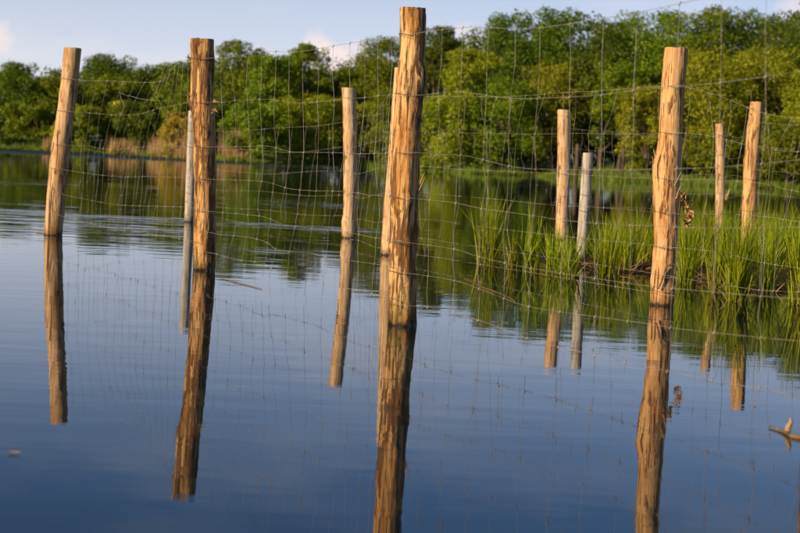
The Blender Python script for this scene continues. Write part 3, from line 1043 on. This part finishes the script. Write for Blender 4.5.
rowsB = [
    [(190, 59.2), (214, 58), (231, 57.5), (249, 54), (261, 52), (275, 51.5), (290, 52), (303, 51.5), (318, 49), (333, 46), (350, 43), (365, 41), (380, 39.5), (402, 36)],
    [(192, 102), (222, 102.5), (235, 100.5), (262, 99.5), (275, 100), (288, 102), (303, 103), (318, 102), (335, 100.2), (365, 97.5), (378, 95.8), (402, 94)],
    [(195, 147), (214, 147), (250, 146.5), (265, 146), (275, 147.5), (289, 151.5), (303, 152.5), (320, 152.5), (343, 153), (361, 154), (375, 153.5), (402, 153)],
    [(196, 178.5), (214, 179.5), (250, 180.5), (263, 181.5), (275, 184), (287, 188), (301, 190), (318, 191), (333, 191), (358, 193), (367, 195), (379, 195.5), (402, 197)],
    [(198, 210), (216, 212), (235, 213.5), (249, 215), (260, 216), (272, 219.5), (282, 224), (296, 227), (312, 228.5), (328, 230.5), (345, 232), (358, 234.5), (376, 238), (402, 241)],
    [(202, 231), (221, 234.5), (233, 235.5), (245, 237), (256, 239), (267, 242.5), (276, 249), (290, 251.5), (308, 252.5), (325, 257), (345, 260), (375, 264), (402, 269)],
    [(204, 252), (217, 254), (228, 257.5), (242, 260.5), (255, 262), (267, 265), (274, 270), (288, 276), (305, 281), (325, 285), (342, 288), (358, 290), (373, 293.5), (402, 300)],
]
colsB = [
    [223, 222, 224, 224, 222.5, 221, 217], [231, 235, 236, 236, 235, 233, 228], [249, 248, 251, 249.5, 247, 245, 241],
    [261, 261, 263, 262.5, 259, 256, 254], [275, 275, 276, 274, 271, 267, 264], [288, 288, 289, 286, 282, 276, 272],
    [303, 303, 304, 301, 296, 290, 288], [318, 318, 319, 317, 312, 308, 305], [333, 334.5, 334, 333, 328, 325, 322],
    [349, 350, 351, 350, 347, 345, 342], [365, 364, 361, 358, 358, 358, 357.5], [376, 378, 376, 379, 375.5, 374.5, 373], [389, 390, 388, 390, 388, 387, 386]]
traced_bay(front, b2_, b3_, rowsB, colsB, knots=kn)
rowsC = [
    [(399, 36.5), (425, 32), (445, 29.5), (466, 27.5), (489, 27.5), (513, 29), (540, 28), (575, 23), (603, 18.5), (640, 12), (680, 4), (720, -5), (780, -18), (860, -34)],
    [(396, 96.5), (424, 95), (440, 93), (462, 92), (488, 95.5), (512, 98.5), (540, 98.5), (570, 97), (602, 95), (640, 90), (690, 86), (740, 80), (800, 72), (860, 64)],
    [(392, 152), (424, 153), (435, 154.5), (460, 155), (484, 160), (509, 166), (535, 169), (598, 169.6), (634, 169.6), (700, 168), (735, 166), (800, 160), (870, 152)],
    [(391, 196), (431, 200), (455, 203), (480, 208.5), (507, 212), (535, 216), (570, 221), (610, 224), (650, 226), (700, 228), (760, 228), (800, 227), (870, 225)],
    [(390, 241), (412, 243), (454, 249), (475, 256), (500, 262), (530, 268), (600, 279), (640, 285), (680, 289), (735, 294), (800, 299), (870, 303)],
    [(389, 271), (415, 274), (454, 280.5), (480, 290), (505, 299), (527, 306), (563, 312), (620, 320), (650, 324), (680, 329), (764, 338), (800, 341), (870, 346)],
    [(389, 303), (415, 306), (440, 309), (479, 321), (505, 330), (536, 341), (580, 352), (620, 361), (700, 378), (800, 396), (870, 405)],
]
colsC = [
    [443, 439, 436, 431, 430, 429, 428.5], [463, 462, 460, 455, 454, 453.5, 453], [488, 488, 483, 480, 478, 477, 476],
    [514, 512, 509, 506, 504, 503, 500], [540, 539, 535, 533, 531, 530, 528], [570, 569.5, 566, 564, 562, 561, 559],
    [603, 602, 598, 597, 596, 595, 594], [637, 635, 631, 630, 628, 627, 625], [681, 679, 676, 675, 672, 670, 668],
    [722, 720, 717, 716, 714, 713, 711], [767, 766, 763, 761, 760, 759, 757], [815, 814, 810, 808, 806, 805, 803]]
traced_bay(front, b3_, Q1, rowsC, colsC, r=0.00085, top_r=0.0011, knots=kn)
# the same netting turns the corner at the leftmost post towards the grey pole, slumped low
G1b = G1.location
lerp_bay(front, P1.location, G1b, [(0.88, 1.22), (0.66, 0.98), (0.50, 0.74), (0.36, 0.5), (0.22, 0.28), (0.10, 0.10)], 15, slant=0.1, sag=0.10, jit=0.05, knots=kn, seed=4)
# torn loose strand in the left bay
Pp, nn_, dd_ = face_plane(b1, b2_, 0.10)
wire('loose_wire', catmull([on_plane(x, y, Pp, nn_) for x, y in ((119, 92), (122, 94), (130, 96), (141, 99), (150, 100), (160, 101))], 3), 0.0014, front, front.location)
wire('loose_wire', catmull([on_plane(x, y, Pp, nn_) for x, y in ((120, 94), (121, 99), (124, 107), (120, 118))], 3), 0.0014, front, front.location)
finish_knots(front, kn)

# --- middle netting: grey pole, short post, hidden post, cracked post, beyond the right edge
mid = empty('wire_netting', (P6.location.x, P6.location.y, 0))
tag(mid, 'thin wire netting on the middle posts, its stays leaning to the left', 'netting', 'wire nettings of the fence')
kn = []
A6, A4 = P6.location.copy(), P4.location.copy()
rows2 = [
    [(386, 97), (425, 96.5), (470, 96.5), (500, 97), (530, 95.5), (560, 93), (580, 92), (600, 91), (640, 87.5), (684, 85)],
    [(384, 132), (423, 132), (466, 133), (494, 133.5), (540, 134), (580, 133.5), (620, 134), (660, 133.5), (684, 133)],
    [(382, 165), (422, 166.5), (470, 170), (500, 171), (540, 173), (585, 175), (625, 177.5), (655, 178), (682, 179)],
    [(382, 190), (418, 192), (440, 194.5), (468, 197), (500, 199.5), (546, 204.5), (590, 207), (620, 209), (655, 212), (680, 214)],
    [(381, 216), (418, 219), (440, 220.5), (460, 224), (500, 229), (560, 236), (620, 242), (680, 248)],
    [(380, 236), (418, 238), (460, 244), (520, 253), (580, 262), (640, 271), (678, 277)],
    [(380, 251), (415, 254.5), (440, 258), (465, 262), (483, 265), (535, 273), (600, 284), (676, 296)],
]
cols2 = []
for i, x in enumerate([414, 428, 441, 455, 469, 483, 498, 513, 528, 545, 562, 579, 598, 616, 636, 656]):
    s = [0, -7, -11, -13, -15, -17, -18]
    j = rsw.normal(0, 2.0, 7)
    flip = 1.0 if (i % 5) else -0.4
    cols2.append([x + s[q] * flip * (1 + 0.25 * math.sin(i)) + j[q] for q in range(7)])
traced_bay(mid, A6, A4, rows2, cols2, off=0.085, r=0.00095, top_r=0.0011, knots=kn)
P5l = P5.location.copy()
lerp_bay(mid, G1b, P5l, [(1.1, 1.25), (0.85, 0.98), (0.62, 0.72), (0.42, 0.46), (0.24, 0.24), (0.09, 0.08)], 13, slant=0.12, sag=0.05, jit=0.05, knots=kn, seed=7)
lerp_bay(mid, P5l, A6, [(1.25, 1.45), (0.98, 1.12), (0.72, 0.82), (0.46, 0.56), (0.24, 0.3), (0.08, 0.06)], 10, slant=0.1, sag=0.05, jit=0.04, knots=kn, seed=8)
# bay to the right of the cracked post, badly twisted
rows3 = [
    [(664, 86), (684, 87), (720, 96), (760, 112), (800, 119), (860, 122)],
    [(662, 133.5), (684, 133), (716, 137), (760, 148), (800, 152), (860, 152)],
    [(655, 179), (682, 179.5), (716, 180), (760, 183), (800, 192), (860, 195)],
    [(655, 212), (680, 214), (715, 214), (760, 216), (800, 222), (860, 228)],
    [(655, 247), (678, 248), (720, 252), (760, 262), (800, 268), (860, 272)],
    [(652, 278), (676, 278), (720, 284), (760, 290), (800, 292), (860, 296)],
]
cols3 = [[690, 686, 681, 678, 676, 676], [709, 714, 708, 704, 703, 702], [732, 727, 722, 718, 716, 716], [748, 742, 737, 733, 731, 730],
         [766, 772, 768, 764, 762, 760], [791, 776, 770, 766, 765, 764], [802, 797, 791, 783, 776, 774], [824, 818, 812, 804, 800, 798], [846, 842, 838, 832, 828, 826]]
traced_bay(mid, A4, Vector(Q2), rows3, cols3, off=0.085, r=0.00095, top_r=0.0011, knots=kn)
finish_knots(mid, kn)

# --- rear netting behind the sedge
rear = empty('wire_netting', (P7.location.x, P7.location.y, 0))
tag(rear, 'farthest wire netting strung between the pale posts behind the sedge', 'netting', 'wire nettings of the fence')
kn = []
hs = [1.33, 1.10, 0.88, 0.66, 0.45, 0.26]
lerp_bay(rear, P5l, P7.location, hs, 13, slant=-0.12, sag=0.07, jit=0.05, knots=kn, seed=12, r=0.0010)
lerp_bay(rear, P7.location, P9.location, hs, 9, slant=-0.12, sag=0.05, jit=0.05, knots=kn, seed=13, r=0.0010)
lerp_bay(rear, P9.location, P8.location, hs, 3, slant=0.1, sag=0.03, jit=0.03, knots=kn, seed=14, r=0.0010)
lerp_bay(rear, P8.location, Vector(Q3), [1.45, 1.2, 0.95, 0.7, 0.48, 0.28], 13, slant=-0.1, sag=0.06, jit=0.05, knots=kn, seed=15, r=0.0010)
finish_knots(rear, kn)

# wire ends standing up from the thin post and bound round the grey poles
def post_wire(root, pxs, Y, r=0.0018):
    pts = [at_depth(x, y, Y) - root.location for x, y in pxs]
    v, f = tube(catmull(pts, 3), r, 5)
    return mesh_obj('wire_end', v, f, M_WIRE, root)
post_wire(P9, [(727.5, 103), (725.5, 110), (723, 118), (721, 126)], P9.location.y - 0.06)
post_wire(P8, [(751, 90), (751, 104), (748, 122), (742, 145), (737.5, 165)], P8.location.y - 0.08)
def binding(root, px, py, wpx, r=0.003):
    Y = root.location.y
    c = at_depth(px, py, Y) - root.location
    R = wpx / FPX * Y / 2 + 0.003
    pts = [c + Vector((math.cos(a) * R, math.sin(a) * R, 0.006 * math.sin(a * 2 + 1))) for a in np.linspace(0, 2 * PI, 19)]
    v, f = tube(pts, r, 5, cap=False)
    mesh_obj('wire_binding', v, f, M_DARKSTICK, root)
for y_, x_, w_ in ((131, 191.8, 9.6), (193, 190, 9.8), (147, 191.4, 9.6)): binding(G1, x_, y_, w_)
for y_, x_, w_ in ((171, 587, 11), (173, 587, 11), (195, 585.4, 11), (211, 584.3, 11)): binding(G2, x_, y_, w_)
for y_, x_, w_ in ((116, 564, 13.2), (174, 564, 13.2), (196, 563, 13)): binding(P7, x_, y_, w_, 0.002)
for y_, x_, w_ in ((135, 720.2, 9.6), (179, 720.2, 9.6)): binding(P9, x_, y_, w_, 0.002)
for y_, x_, w_ in ((179.5, 750.4, 15), (211, 749.6, 15)): binding(P8, x_, y_, w_, 0.002)
for y_, x_, w_ in ((98, 349.3, 14.5), (153, 350.2, 14.2)): binding(P5, x_, y_, w_, 0.002)

def bind_rows(root, prof, ys):
    for y in ys:
        xl = float(np.interp(y, [p[0] for p in prof], [p[1] for p in prof])); xr = float(np.interp(y, [p[0] for p in prof], [p[2] for p in prof]))
        binding(root, (xl + xr) / 2, y, xr - xl + 0.6, 0.0014)
bind_rows(P1, [(48, 64, 81.5), (160, 50, 69), (235, 44, 62)], (79, 111, 144.5, 168.5))
bind_rows(P2, [(39, 190.5, 213.5), (100, 191, 214), (150, 194, 215.5), (270, 193, 215)], (59.5, 103, 147, 178.5, 211))
bind_rows(P3, [(8, 400, 426), (60, 399, 424.5), (100, 395, 423), (170, 391, 419), (325, 388, 416)], (35.5, 95, 153, 198, 243, 272))
bind_rows(P4, [(48, 665, 688), (130, 659.5, 682.5), (170, 653, 680.5), (240, 654.5, 677), (305, 650, 673)], (87, 133.5, 178.5, 212.5, 248, 291))

# frayed bark, splinters and ties
def strips(root, name, px, py, Y, n, L, spread, bias, seed, w=0.008, mat=None):
    rs = np.random.RandomState(seed)
    c = at_depth(px, py, Y) - root.location
    parts = []
    for i in range(n):
        d = Vector((bias[0] + rs.normal(0, spread), -0.2 + rs.normal(0, spread), bias[1] + rs.normal(0, spread)))
        d.normalize()
        l = L * rs.uniform(0.5, 1.15)
        s = c + Vector((rs.normal(0, 0.008), 0, rs.normal(0, 0.03)))
        cur = Vector((rs.normal(0, 0.3), rs.normal(0, 0.3), rs.normal(0, 0.3))) * l
        pts = catmull([s, s + d * l * 0.5 + cur * 0.25, s + d * l + cur * 0.5], 3)
        parts.append(tube(pts, [w * 0.5 * (1 - 0.8 * q / 6) for q in range(7)], 4))
    v, f = merge(parts)
    return mesh_obj(name, v, f, mat or M_STRIP, root)
y2 = P2.location.y
strips(P2, 'bark_tuft', 192, 108, y2 - 0.03, 12, 0.085, 0.35, (-0.45, 1.0), 1)
strips(P2, 'bark_tuft', 213, 104, y2 - 0.05, 7, 0.075, 0.45, (0.9, 0.2), 2, 0.011)
strips(P2, 'bark_tuft', 190, 56, y2 - 0.03, 5, 0.04, 0.4, (-0.6, 0.6), 3, 0.012)
y3 = P3.location.y
strips(P3, 'bark_splinter', 417, 196, y3 - 0.03, 2, 0.085, 0.06, (0.35, 1.0), 4, 0.012)
strips(P3, 'bark_splinter', 422, 112, y3 - 0.02, 2, 0.06, 0.10, (0.5, 1.0), 5, 0.008)
y4 = P4.location.y
strips(P4, 'bark_splinter', 655, 166, y4 - 0.02, 5, 0.08, 0.15, (-0.25, 1.0), 9, 0.012)
strips(P4, 'bark_splinter', 676, 196, y4 - 0.08, 3, 0.12, 0.12, (0.1, 1.0), 10, 0.012)
strips(P8, 'bark_splinter', 751, 108, P8.location.y - 0.05, 4, 0.05, 0.4, (-0.8, 0.2), 12, 0.012)
strips(P9, 'side_splinter', 726, 202, P9.location.y - 0.02, 3, 0.17, 0.04, (0.0, 1.0), 13, 0.022, M_W5)
# twig lodged in the cleft of the cracked post
v, f = tube(catmull([at_depth(x, y, y4 - 0.095) - P4.location for x, y in ((658, 289), (662, 280), (666, 268), (670, 265), (675, 264.5))], 3), 0.006, 5)
mesh_obj('lodged_twig', v, f, M_DARKSTICK, P4)

# cluster of dried leaves hanging on the cracked post
rs = np.random.RandomState(21)
lc = at_depth(688, 207, y4 - 0.03)
dl = empty('dried_leaf_cluster', lc)
tag(dl, 'cluster of curled brown dried leaves hanging on the cracked post', 'dried leaves')
path = [(676, 190), (680, 195), (685, 202), (689, 210), (690, 217), (688, 223)]
stem = catmull([at_depth(x, y, y4 - 0.03) - lc for x, y in path], 3)
v, f = tube(stem, 0.004, 5)
mesh_obj('stem', v, f, M_DARKSTICK, dl)
for i in range(80):
    s = stem[int(len(stem) * rs.uniform(0.15, 0.99))] + Vector(rs.normal(0, 0.012, 3))
    d = Vector(rs.normal(0, 1, 3)).normalized()
    u = d.cross(Vector(rs.normal(0, 1, 3))).normalized()
    w = d.cross(u)
    L, Wd = rs.uniform(0.018, 0.04), rs.uniform(0.006, 0.012)
    V = []
    for a in range(5):
        t = a / 4
        cc = s + d * L * t + w * L * 0.5 * t * t
        ww = Wd * math.sin(PI * (0.12 + 0.8 * t))
        V += [cc - u * ww + w * ww * 0.6, cc, cc + u * ww + w * ww * 0.6]
    Fq = []
    for a in range(4):
        for b in range(2):
            k0 = a * 3 + b
            Fq.append((k0, k0 + 1, k0 + 4, k0 + 3))
    mesh_obj('leaf', V, Fq, M_DRYLEAF, dl)

# ------------------------------------------------------------------ mud bank and sedge
rs = np.random.RandomState(31)
NX, NY = 110, 60
x0, x1, ya, yb = 0.9, 8.5, 11.2, 17.5
V, Fc = [], []
def mud_z(x, y):
    # low hummocks; the front edge follows the sedge
    front_y = np.interp(x, [0.9, 1.5, 2.2, 2.9, 3.6, 8.5], [16.0, 14.6, 13.9, 12.9, 12.6, 12.2])
    e = min((y - front_y) / 0.5, (17.3 - y) / 1.2, (x - 0.95) / 0.7, (8.4 - x) / 0.5)
    e = max(-1.0, min(1.0, e))
    nn = mnoise.noise(Vector((x * 2.3, y * 2.3, 1))) * 0.06 + mnoise.noise(Vector((x * 7, y * 7, 4))) * 0.025
    return 0.05 * e + nn * 0.6 * (0.55 + 0.45 * e) - 0.014
for i in range(NX):
    for j in range(NY):
        x = x0 + (x1 - x0) * i / (NX - 1); y = ya + (yb - ya) * j / (NY - 1)
        V.append((x, y, mud_z(x, y)))
for i in range(NX - 1):
    for j in range(NY - 1):
        Fc.append((i * NY + j, (i + 1) * NY + j, (i + 1) * NY + j + 1, i * NY + j + 1))
tag(mesh_obj('mud_bank', V, Fc, M_MUD), 'low dark mud bank among the sedge clumps', 'mud', kind='structure')


def clump(px, py, top, wpx, label, n=85, dry=0.12, seed=0, group='sedge clumps on the mud bank', lean=0.30, name='sedge_clump'):
    rs = np.random.RandomState(500 + seed)
    B = ground(px, py)
    z0 = max(mud_z(B.x, B.y), 0.0) if (x0 < B.x < x1 and ya < B.y < yb) else 0.0
    H = (py - top) / FPX * B.y
    W = wpx / FPX * B.y
    root = empty(name, (B.x, B.y, 0))
    tag(root, label, 'sedge', group)
    n = int(n * 1.7)
    nd = int(n * dry)
    def gen(m, sc):
        pts, lens = [], []
        for i in range(m):
            a = rs.uniform(0, 2 * PI); r = W * 0.30 * rs.uniform(0, 1) ** 0.7
            pts.append((r * math.cos(a), r * math.sin(a) * 0.7, z0 - 0.05))
            lens.append((H + 0.05) * sc * (rs.uniform(0.40, 1.08) ** 0.8))
        return pts, lens
    p, l = gen(n, 1.0)
    v, f = blades(rs, p, l, 0.0125, lean * 0.85, 5, 0.8)
    mesh_obj('green_blades', v, f, M_GRASS, root)
    if nd:
        p, l = gen(int(nd * 1.8), 0.6)
        v, f = blades(rs, p, l, 0.009, 0.65, 4, 1.2)
        mesh_obj('dry_blades', v, f, M_GRASSDRY, root)
    return root


SH = 'green sedge clump in the thick middle of the bed, hard to tell from its neighbours'
clump(488, 265, 190, 36, 'bright sedge clump standing alone at the left end of the bed', 105, 0.12, 1, lean=0.2)
clump(528, 271, 203, 36, 'second sedge clump from the left end of the bed', 95, 0.15, 2, lean=0.2)
clump(512, 267, 222, 20, 'small sedge tuft between the two leftmost clumps', 26, 0.4, 3)
clump(556, 274, 222, 34, 'sedge clump standing directly in front of the straight pale post', 80, 0.2, 4)
clump(571, 277, 228, 26, 'sedge clump touching the left side of the grey pole', 60, 0.2, 5)
clump(606, 278, 212, 38, 'sedge clump right of the grey pole', 85, 0.12, 6)
clump(626, 272, 214, 30, 'sedge clump between the grey pole and the cracked post', 65, 0.12, 7)
clump(646, 266, 220, 34, 'sedge clump touching the left side of the cracked post', 65, 0.25, 8)
clump(686, 284, 212, 30, 'sedge clump touching the right side of the cracked post', 75, 0.15, 9)
clump(737, 301, 222, 36, 'nearest tall sedge clump with bright yellow green blades', 120, 0.18, 10, lean=0.22)
clump(716, 292, 214, 24, 'narrow dark sedge clump just left of the nearest tall clump', 55, 0.15, 11)
clump(766, 292, 214, 30, 'dark sedge clump right of the nearest tall clump', 70, 0.12, 12)
clump(799, 305, 218, 36, 'sedge clump cut by the right edge of the picture', 90, 0.2, 13)
rs = np.random.RandomState(77)
back = [(594, 262, 216), (616, 262, 208), (634, 260, 206), (652, 258, 206), (668, 262, 208), (684, 266, 204), (700, 270, 204), (712, 264, 206),
        (728, 266, 206), (742, 272, 208), (756, 268, 206), (772, 274, 206), (786, 272, 204), (800, 276, 206), (690, 256, 204), (730, 254, 206), (770, 256, 204), (815, 290, 210), (830, 282, 208), (846, 294, 212)]
for i, (px, py, tp) in enumerate(back):
    clump(px + rs.uniform(-4, 4), py + rs.uniform(-2, 2), tp + rs.uniform(-3, 7), 34, SH, 60, 0.10, 40 + i, group='sedge clumps filling the bed')

# litter of dead stalks on the mud
rs = np.random.RandomState(41)
parts = []
for i in range(420):
    x = rs.uniform(1.4, 5.2); y = np.interp(x, [0.9, 1.5, 2.2, 2.9, 3.6, 8.5], [16.0, 14.6, 13.9, 12.9, 12.6, 12.2]) + abs(rs.normal(0.1, 0.35))
    z = max(mud_z(x, y), 0) + rs.uniform(0.002, 0.05)
    a = rs.uniform(0, PI); L = rs.uniform(0.05, 0.22)
    d = Vector((math.cos(a), math.sin(a) * 0.6, rs.normal(0, 0.22))) * L
    p = Vector((x, y, z))
    parts.append(tube([p - d / 2, p + Vector((0, 0, rs.normal(0, 0.012))), p + d / 2], rs.uniform(0.0015, 0.0045), 4))
v, f = merge(parts)
tag(mesh_obj('dead_stalk_litter', v, f, M_GRASSDRY), 'tangled dead stalks lying on the mud among the sedge', 'litter', kind='stuff')

# ------------------------------------------------------------------ small things on the water
def floating(name, pxs, r, mat, label, cat, z=0.004):
    pts = [ground(x, y, z) for x, y in pxs]
    c = pts[0].copy(); c.z = 0
    n = len(catmull(pts, 3))
    v, f = tube(catmull([p - c for p in pts], 3), [r * (0.45 + 0.55 * math.sin(PI * (0.1 + 0.8 * i / (n - 1)))) for i in range(n)], 6)
    return tag(mesh_obj(name, v, f, mat, loc=c), label, cat)
floating('floating_twig', [(221, 278.5), (233, 281.5), (247, 285), (262, 289)], 0.0032, M_DARKSTICK, 'thin dark twig floating right of the barky post', 'twig')
floating('floating_stalk', [(463, 278), (472, 281.5), (482, 287), (497, 292), (512, 299), (516, 303)], 0.0024, M_GRASSDRY, 'bent yellow stalk floating right of the tallest post', 'stalk')
floating('floating_stalk', [(608, 276), (622, 276.5), (634, 279), (637, 283)], 0.003, M_GRASSDRY, 'curved straw stalk lying at the foot of the sedge by the cracked post', 'stalk', z=0.02)
floating('floating_twig', [(36, 232.4), (42, 233), (48, 234)], 0.008, M_DARKSTICK, 'short dark stick floating against the leftmost post', 'twig')
# branch end poking out at the lower right
c = ground(788, 434)
br = empty('floating_branch', c)
tag(br, 'small forked branch with a light stub poking out of the water at lower right', 'branch')
v, f = tube(catmull([ground(x, y, 0.006) - c for x, y in ((769, 426), (778, 429), (785, 432), (792, 436), (806, 438))], 3), [0.003 + 0.0005 * i for i in range(13)], 7)
mesh_obj('branch', v, f, M_DARKSTICK, br)
v, f = tube(catmull([at_depth(x, y, c.y) - c for x, y in ((787, 433), (788, 427), (791, 422), (790, 418))], 3), [0.010, 0.011, 0.011, 0.010, 0.009, 0.008, 0.007, 0.006, 0.005, 0.003], 7)
mesh_obj('stub', v, f, M_STRIP, br)
# a broken reed leaning up out of the shallows
rs = np.random.RandomState(8)
b = ground(704, 326)
v, f = blades(rs, [(0, 0, -0.04)], [0.24], 0.016, 0.05, 5, 0.4)
v2, f2 = blades(rs, [(0.015, 0, -0.04)], [0.14], 0.012, 0.2, 5, 0.4)
v, f = merge([(v, f), (v2, f2)])
tag(mesh_obj('reed_shoot', v, f, M_GRASS, loc=b), 'single reed shoot standing in open water right of the cracked post', 'reed')
# a few floating leaves
for i, (px, py, L, lab) in enumerate(((14, 454, 0.035, 'pale leaf floating near the lower left corner'), 
                                    
                                    (755, 406, 0.014, 'tiny white speck of a leaf floating near the forked branch'))):
    rs = np.random.RandomState(900 + i)
    c = ground(px, py)
    a0 = rs.uniform(-0.4, 0.4)
    V = []
    for q in range(7):
        t = q / 6
        w = L * 0.28 * math.sin(PI * (0.04 + 0.93 * t))
        ax = (t - 0.5) * L
        for sgn, zz in ((-1, 0.006), (0, 0.003), (1, 0.006)):
            x = ax; y = sgn * w
            V.append((x * math.cos(a0) - y * math.sin(a0), x * math.sin(a0) + y * math.cos(a0), zz + 0.004 * abs(t - 0.5)))
    Fq = [(q * 3 + s, q * 3 + s + 1, q * 3 + s + 4, q * 3 + s + 3) for q in range(6) for s in range(2)]
    tag(mesh_obj('floating_leaf', V, Fq, M_REED, loc=c), lab, 'leaf', 'leaves floating on the water')
